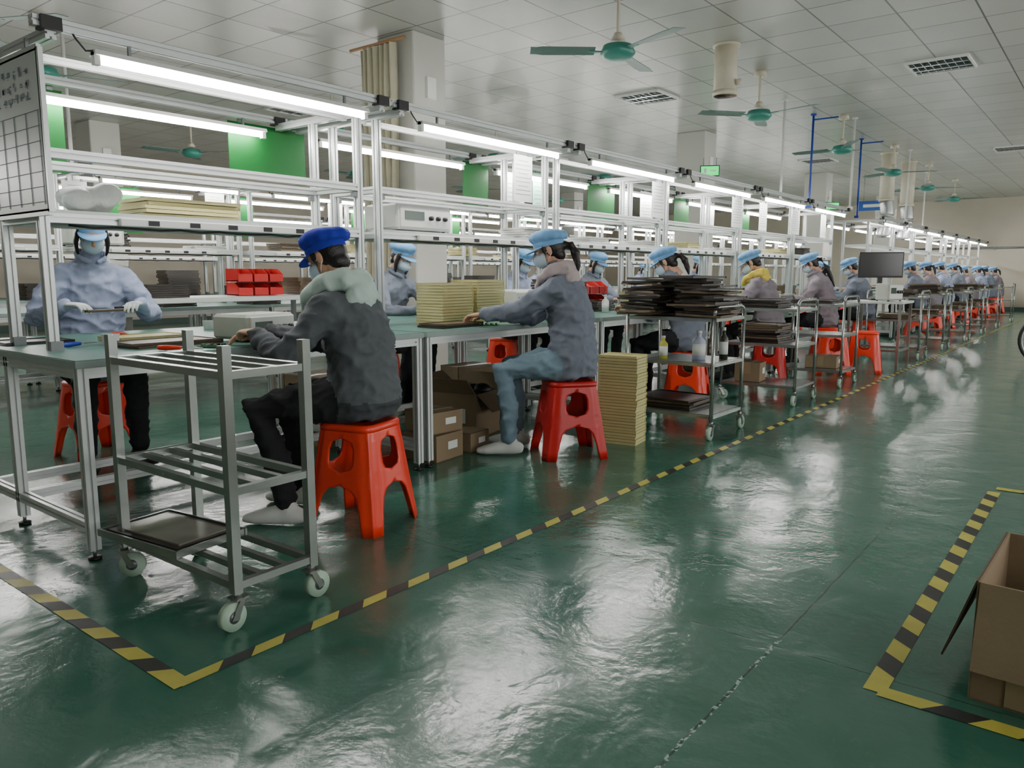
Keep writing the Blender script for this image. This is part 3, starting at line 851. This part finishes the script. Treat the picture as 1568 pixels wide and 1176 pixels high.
cbox(-3.22, 3.30, .26, .26, .16, .1); cbox(-3.22, 3.31, .25, .24, .13, -.08, z=.165); cbox(-3.22, 3.60, .22, .2, .12, .1)
cbox(-3.55, 3.98, .36, .36, .30, .2, [2.3, 1.0, .9, .8], fill=True); cbox(-4.1, 3.2, .4, .35, .45, .05); cbox(-3.95, 4.5, .35, .35, .4, -.1)
cbox(-2.55, 6.65, .22, .2, .17, .1, z=.166); cbox(-5.2, .6, .4, .35, .3, .3)
cbox(-3.9, 6.2, .4, .4, .35, 0); cbox(-4.0, 8.4, .4, .4, .35, 0); cbox(-2.35, 8.1, .3, .25, .12, .1, z=.166)

# ------------------------------------------------------------------ instruments & small items
def instrument(name, x, y, z, w, d, h, rz=0, m=machine, knobs=3):
    mb = MB(); mb.cbox((0, 0, h/2+.01), (w, d, h), m, .014)
    mb.cbox((w/2, 0, h/2+.01), (.012, d*.9, h*.82), white, .004)
    mb.box((w/2+.007, -d*.2, h*.62), (.004, d*.34, h*.34), mat('lcd', (60, 80, 70), .2))
    for k in range(knobs): mb.cyl((w/2+.004, d*.08+k*d*.13, h*.55), (w/2+.026, d*.08+k*d*.13, h*.55), h*.09, black, 14)
    for sx in (-1, 1):
        for sy in (-1, 1): mb.cyl((sx*w*.4, sy*d*.4, 0), (sx*w*.4, sy*d*.4, .012), .012, black, 10)
    return obj(name, mb.mesh(name), (x, y, z), rz)
instrument('bench_tester', -3.36, 2.20, .782, .24, .32, .12, .2)
instrument('bench_tester', -3.72, 3.62, 1.37, .3, .50, .16, 0, white)
instrument('bench_tester', -3.55, 4.50, .782, .28, .30, .20, 0, white)
instrument('bench_tester', -3.5, 9.3, .782, .3, .4, .25, 0); instrument('bench_tester', -7.85, 3.4, 1.37, .3, .5, .2, 0)
# hand tools and small parts on the near bench
def screwdriver(x, y, z, rz, m):
    mb = MB(); mb.tube([(0, 0, .012), (.03, 0, .012), (.09, 0, .012)], [.010, .012, .008], m, 12, rnd=True); mb.cyl((.09, 0, .012), (.19, 0, .010), .003, steel, 8)
    obj('screwdriver', mb.mesh('screwdriver'), (x, y, z), rz)
screwdriver(-3.18, 1.62, .782, .6, red); screwdriver(-3.62, 1.42, .782, 2.0, blueP); screwdriver(-4.1, 1.85, .782, .3, red)
def parts_cup(x, y, z, m):
    mb = MB(); mb.tube([(0, 0, 0), (0, 0, .05)], [.032, .04], m, 20, cap=False); mb.cyl((0, 0, 0), (0, 0, .004), .032, m, 20)
    for i in range(7): mb.box((random.uniform(-.018, .018), random.uniform(-.018, .018), .03), (.012, .01, .03), steel, rz=i)
    obj('parts_cup', mb.mesh('parts_cup'), (x, y, z))
parts_cup(-3.62, 1.62, .782, white); parts_cup(-3.66, 2.55, .782, blueP); parts_cup(-4.2, 2.45, .782, white); parts_cup(-3.25, 2.62, .782, white)
def coil(x, y, z, m, R=.06):
    mb = MB(); pts = [((R+.006*math.sin(i*.7))*math.cos(i*.35), (R+.006*math.cos(i))*math.sin(i*.35), .006+.0009*i) for i in range(56)]
    mb.tube(pts+[(R+.06, .05, .01), (R+.14, .02, .008)], [.0035], m, 6)
    obj('cable_coil', mb.mesh('cable_coil'), (x, y, z))
coil(-3.22, 2.42, .782, black); coil(-3.95, 2.55, .782, black); coil(-3.55, 2.75, .782, alud)
def pcb(x, y, z, rz):
    mb = MB(); mb.box((0, 0, .003), (.11, .08, .003), greenb)
    for i in range(6): mb.box((-.04+i*.016, (.02 if i % 2 else -.018), .009), (.011, .018, .01), black if i % 2 else alud)
    obj('circuit_board', mb.mesh('circuit_board'), (x, y, z), rz)
pcb(-3.15, 1.85, .782, .3); pcb(-3.75, 2.35, .782, 1.1); pcb(-3.12, 3.72, .782, .5)
def bins(x, y, z, rz=0, m=red):
    mb = MB()
    for r_ in range(2):
        for c_ in range(3):
            M = Matrix.Translation((0, (c_-1)*.17, r_*.13))
            mb.box((0, 0, .005), (.2, .15, .01), m, M); mb.box((-.1, 0, .06), (.01, .15, .12), m, M); mb.box((.1, 0, .035), (.01, .15, .07), m, M)
            for s in (-1, 1): mb.add([V((-.1, s*.075, 0)), V((.1, s*.075, 0)), V((.1, s*.075, .07)), V((.03, s*.075, .12)), V((-.1, s*.075, .12)), V((-.1, s*.07, 0)), V((.1, s*.07, 0)), V((.1, s*.07, .07)), V((.03, s*.07, .12)), V((-.1, s*.07, .12))],
                                     [(0, 1, 2, 3, 4), (9, 8, 7, 6, 5), (2, 3, 8, 7), (3, 4, 9, 8), (1, 2, 7, 6)], m, False, M)
            mb.box((.03, 0, .05), (.1, .1, .04), white, M)
    return obj('parts_bin_rack', mb.mesh('parts_bin_rack'), (x, y, z), rz)
bins(-6.6, 4.35, .905, 0, dred); bins(-4.2, 6.5, .782, 0, dred)
tb = MB(); tb.cbox((0, 0, .88), (.8, 2.4, .04), shelfm, .005)
for sx in (-1, 1):
    for sy in (-1, 1): tb.beam((sx*.36, sy*1.14, 0), (sx*.36, sy*1.14, .86), .04, alud, ref=(1, 0, 0))
tb.box((0, 0, .3), (.72, 2.28, .02), shelfm)
obj('side_table', tb.mesh('side_table'), (-6.6, 3.9, 0))
tray_stack('tray_stack', -6.6, 3.4, .902, 6, .3, .4, .019, [traydk], .01); tray_stack('tray_stack', -6.6, 4.9, .902, 9, .3, .3, .019, [traybr], .01)
fb = MB()
for i in range(9): fb.ell((random.uniform(-.08, .08), random.uniform(-.1, .1), .05+random.uniform(0, .05)), (.06, .07, .05), white, 10, 8)
fbm = remeshed(fb, .01, 2); setmat(fbm, mat('foam_bag', (205, 208, 205), .5, 0, .1, 30, .4))
obj('packing_bag', fbm, (-3.74, 1.62, 1.37))
hc = MB(); hc.cbox((0, 0, 0), (.03, .30, .014), traybr, .003); hc.box((0, .05, .012), (.02, .06, .012), black)
obj('circuit_component', hc.mesh('component'), (-4.38, 1.98, .905), .15)
def bottle(x, y, z, m, h=.2, r_=.04):
    mb = MB(); mb.tube([(0, 0, 0), (0, 0, h*.65), (0, 0, h*.78), (0, 0, h*.8), (0, 0, h*.93)], [r_, r_, r_*.4, r_*.35, r_*.35], m, 18)
    mb.cyl((0, 0, h*.9), (0, 0, h), r_*.42, white, 14); mb.tube([(0, 0, h*.15), (0, 0, h*.55)], [r_*1.01], paper, 18)
    obj('solvent_bottle', mb.mesh('bottle'), (x, y, z))
bottle(-2.28, 4.98, .516, mat('bottle_lilac', (190, 195, 220), .3), .2, .045); bottle(-2.16, 5.12, .516, mat('bottle_dark', (60, 60, 50), .3), .22, .03)
bottle(-2.5, 4.88, .516, mat('bottle_yel', (190, 190, 80), .3), .16, .03)
for y in (5.6, 7.4, 9.4): bottle(-3.42, y, .782, white, .15, .03)

dk = MB(); dk.cbox((0, 0, .77), (.62, .62, .03), shelfm, .004)
for sx in (-1, 1):
    for sy in (-1, 1): dk.beam((sx*.28, sy*.28, 0), (sx*.28, sy*.28, .755), .03, steel, ref=(1, 0, 0))
for s in (-1, 1): dk.beam((-.28, s*.28, .2), (.28, s*.28, .2), .025, steel); dk.beam((s*.28, -.28, .2), (s*.28, .28, .2), .025, steel)
obj('steel_desk', dk.mesh('steel_desk'), (-2.32, 10.2, 0))
mo = MB(); mo.cbox((0, 0, .43), (.52, .035, .31), black, .006); mo.box((0, -.019, .435), (.49, .002, .275), mat('screen', (14, 16, 20), .15)); mo.beam((0, .01, .02), (0, .01, .3), .05, black); mo.cbox((0, .01, .012), (.22, .18, .02), black, .004)
obj('computer_monitor', mo.mesh('monitor'), (-2.38, 10.35, .786), .5)
instrument('bench_tester', -2.2, 10.05, .786, .2, .24, .2, -.5, machine)
mi = MB(); mi.cbox((0, 0, .015), (.2, .22, .03), white, .006); mi.cyl((-.07, 0, .03), (-.07, 0, .36), .014, steel); mi.tube([(-.07, 0, .3), (.03, 0, .3)], [.02], black); mi.tube([(.03, 0, .18), (.03, 0, .34)], [.028, .035], black, 16); mi.tube([(.03, .02, .33), (-.04, .03, .42)], [.018], black, 12); mi.tube([(.03, -.02, .33), (-.04, -.03, .42)], [.018], black, 12)
obj('microscope', mi.mesh('microscope'), (-3.2, 10.9, .782), 2.6)

# ------------------------------------------------------------------ ceiling objects
def fan_mesh():
    mb = MB()
    mb.cyl((0, 0, .5), (0, 0, .44), .06, creamp, 20, .075); mb.cyl((0, 0, .12), (0, 0, .46), .014, creamp, 12)
    mb.tube([(0, 0, .16), (0, 0, .10)], [.03, .06], creamp, 20)
    mb.tube([(0, 0, .075), (0, 0, .06), (0, 0, .0), (0, 0, -.04), (0, 0, -.055)], [.05, .12, .145, .11, .05], fangr, 28)
    for k in range(3):
        R = Matrix.Rotation(k*2*PI/3+.2, 4, 'Z')
        mb.beam(R @ V((.08, 0, .01)), R @ V((.24, 0, .015)), .035, fangr, .008)
        vs = []; n = 12
        for lz in (0, -.005):
            for i in range(n):
                t = i/(n-1); x = .19+t*.53; w = .06+.02*t
                if t > .9: w *= .8
                tw = .22*(1-.4*t)
                vs.append(V((x, -w*math.cos(tw), .02-w*math.sin(tw)+lz))); vs.append(V((x, w*math.cos(tw), .02+w*math.sin(tw)+lz)))
        fs = []
        for i in range(n-1):
            a = 2*i; fs.append((a, a+2, a+3, a+1)); fs.append((2*n+a, 2*n+a+1, 2*n+a+3, 2*n+a+2))
            fs.append((a, 2*n+a, 2*n+a+2, a+2)); fs.append((a+1, a+3, 2*n+a+3, 2*n+a+1))
        fs.append((0, 1, 2*n+1, 2*n)); fs.append((2*n-2, 4*n-2, 4*n-1, 2*n-1))
        mb.add(vs, fs, fanbl, False, R)
    return mb.mesh('ceiling_fan')
FM = fan_mesh()
for i, (x, y, a) in enumerate(((-3.44, 5.76, -.55), (-3.47, 8.97, -.4), (-3.42, 12.13, .8), (-3.44, 15.4, .2), (-3.44, 18.5, .5), (-3.44, 21.7, 0), (-3.44, 2.4, 1.2), (-6.7, 2.2, .3))):
    obj('ceiling_fan', FM, (x, y, RH-.5), a)
for y in (3.1, 6.4, 9.6, 12.8, 16): obj('ceiling_fan', FM, (-7.9, y, RH-.5), y); obj('ceiling_fan', FM, (-11.2, y, RH-.5), y*2)
def grille():
    mb = MB(); rf = mat('reflector', (215, 220, 220), .15, .9, 0)
    for s in (-1, 1): mb.box((s*.30, 0, 0), (.02, .62, .03), white); mb.box((0, s*.30, 0), (.62, .02, .03), white)
    mb.box((0, 0, .012), (.58, .58, .004), mat('grille_back', (60, 62, 62), .5))
    for i in range(1, 8): mb.box((-.3+i*.075, 0, -.002), (.005, .57, .022), rf)
    for i in range(1, 3): mb.box((0, -.3+i*.2, -.002), (.58, .035, .026), rf)
    return mb.mesh('grille_ceiling_light')
GM = grille()
for x, y in ((-1.8, 9.9), (-5.1, 9.3), (-1.8, 17.1), (-5.1, 16.5), (-1.8, 2.7), (-9.3, 6.9), (-9.3, 12.9), (-1.8, 24.3), (-5.1, 23.7), (-9.3, 18.9)): obj('grille_ceiling_light', GM, (x, y, RH-.017))
def duct(x, y, z0, r_=.115, flex=False):
    mb = MB(); mb.cyl((0, 0, z0), (0, 0, RH), r_, creamp, 24); mb.tube([(0, 0, z0-.0), (0, 0, z0+.05)], [r_*1.08], creamp, 24); mb.tube([(0, 0, RH-.02), (0, 0, RH)], [r_*1.2], creamp, 24)
    if flex:
        n = 24; pts = [(.03*math.sin(i*.2), 0, z0-i*.03) for i in range(n)]
        mb.tube(pts, [r_*(.9 if i % 2 else .98) for i in range(n)], mat('foil_duct', (180, 184, 184), .3, .7), 18)
    else: mb.tube([(r_, 0, z0+.12), (r_+.05, 0, z0+.12)], [.03], creamp, 12)
    obj('exhaust_duct', mb.mesh('exhaust_duct'), (x, y, 0))
duct(-3.37, 7.77, 2.90); duct(-3.75, 16.4, 2.5, .13, True); duct(-3.7, 17.9, 2.5, .13, True)
def pole(x, y, m, z0=2.07):
    mb = MB(); mb.cyl((0, 0, z0), (0, 0, RH), .016, m, 10); mb.cyl((0, 0, RH-.02), (0, 0, RH), .04, m, 14); mb.box((0, 0, z0+.02), (.07, .07, .04), m)
    if m is blueP: mb.beam((0, 0, RH-.08), (.35, 0, RH-.08), .02, m)
    obj('cable_conduit_pole', mb.mesh('pole'), (x, y, 0))
for x, y, m in ((-3.75, 10.6, white), (-3.75, 11.8, blueP), (-3.35, 12.45, white), (-3.75, 14.4, blueP), (-3.35, 16.2, white), (-3.75, 19.9, white), (-7.9, 3.3, white), (-7.9, 7.0, white)): pole(x, y, m)
sg = MB(); sg.cbox((0, 0, 0), (.7, .02, .22), mat('sign_blue', (40, 90, 170), .4), .004); sg.box((0, -.012, 0), (.5, .003, .07), white)
for s in (-.25, .25): sg.cyl((s, 0, .1), (s, 0, .72), .005, alud, 8)
obj('hanging_sign', sg.mesh('hanging_sign'), (-4.7, 19.5, RH-.72))

def bicycle(x, y, rz):
    E = empty('bicycle', (x, y, 0), rz)
    for nm, xx in (('wheel_1', -.52), ('wheel_2', .52)):
        w = MB(); pts = [(.31*math.cos(2*PI*i/36), 0, .31*math.sin(2*PI*i/36)) for i in range(37)]
        w.tube(pts, [.02], black, 10, ref=(0, 1, 0)); w.tube([tuple(c*.93 for c in q) for q in pts], [.008], alu, 8, ref=(0, 1, 0))
        w.cyl((0, -.04, 0), (0, .04, 0), .02, steel)
        for i in range(20): a = 2*PI*i/20; w.cyl((0, 0, 0), (.29*math.cos(a), 0, .29*math.sin(a)), .0015, steel, 4)
        obj(nm, w.mesh('wheel'), (xx, 0, .33), parent=E)
    f = MB(); bb = (-.05, 0, .3); st = (-.2, 0, .78); hd = (.36, 0, .8); ra = (-.52, 0, .33)
    for a, b_ in ((bb, st), (bb, hd), (st, hd), (ra, bb), (ra, (-.18, 0, .72)), ((.36, 0, .85), (.52, 0, .33))): f.cyl(a, b_, .016, blueP, 10)
    f.cyl(st, (-.22, 0, .86), .012, steel); f.tube([(-.34, 0, .88), (-.22, 0, .89), (-.1, 0, .88)], [(.02, .08), (.025, .05), (.015, .02)], black, 12, rnd=True)
    f.cyl((.36, 0, .83), (.33, 0, .98), .012, steel); f.tube([(.2, .28, .98), (.33, .15, 1.0), (.33, -.15, 1.0), (.2, -.28, .98)], [.012], black, 8)
    f.cyl((-.05, -.05, .3), (-.05, .05, .3), .05, steel, 16); f.beam((-.05, .06, .3), (.05, .06, .16), .02, steel); f.beam((-.05, -.06, .3), (-.15, -.06, .44), .02, steel)
    obj('frame', f.mesh('frame'), parent=E)
bicycle(-.12, 11.2, .15)
cbox(-1.9, 26.5, .5, .5, .4); cbox(-1.3, 26.8, .5, .5, .5)

# ------------------------------------------------------------------ world + camera
w = bpy.data.worlds.new('World'); SC.world = w; w.use_nodes = True
w.node_tree.nodes['Background'].inputs[0].default_value = (.95, .97, 1, 1); w.node_tree.nodes['Background'].inputs[1].default_value = .6
cd = bpy.data.cameras.new('Camera'); co = bpy.data.objects.new('Camera', cd); COL.objects.link(co)
co.location = (0, 0, 1.1); co.rotation_euler = (math.radians(90-8.1), 0, math.radians(38.3))
cd.sensor_fit = 'HORIZONTAL'; cd.sensor_width = 36; cd.lens = 27.05; cd.clip_end = 200
SC.camera = co
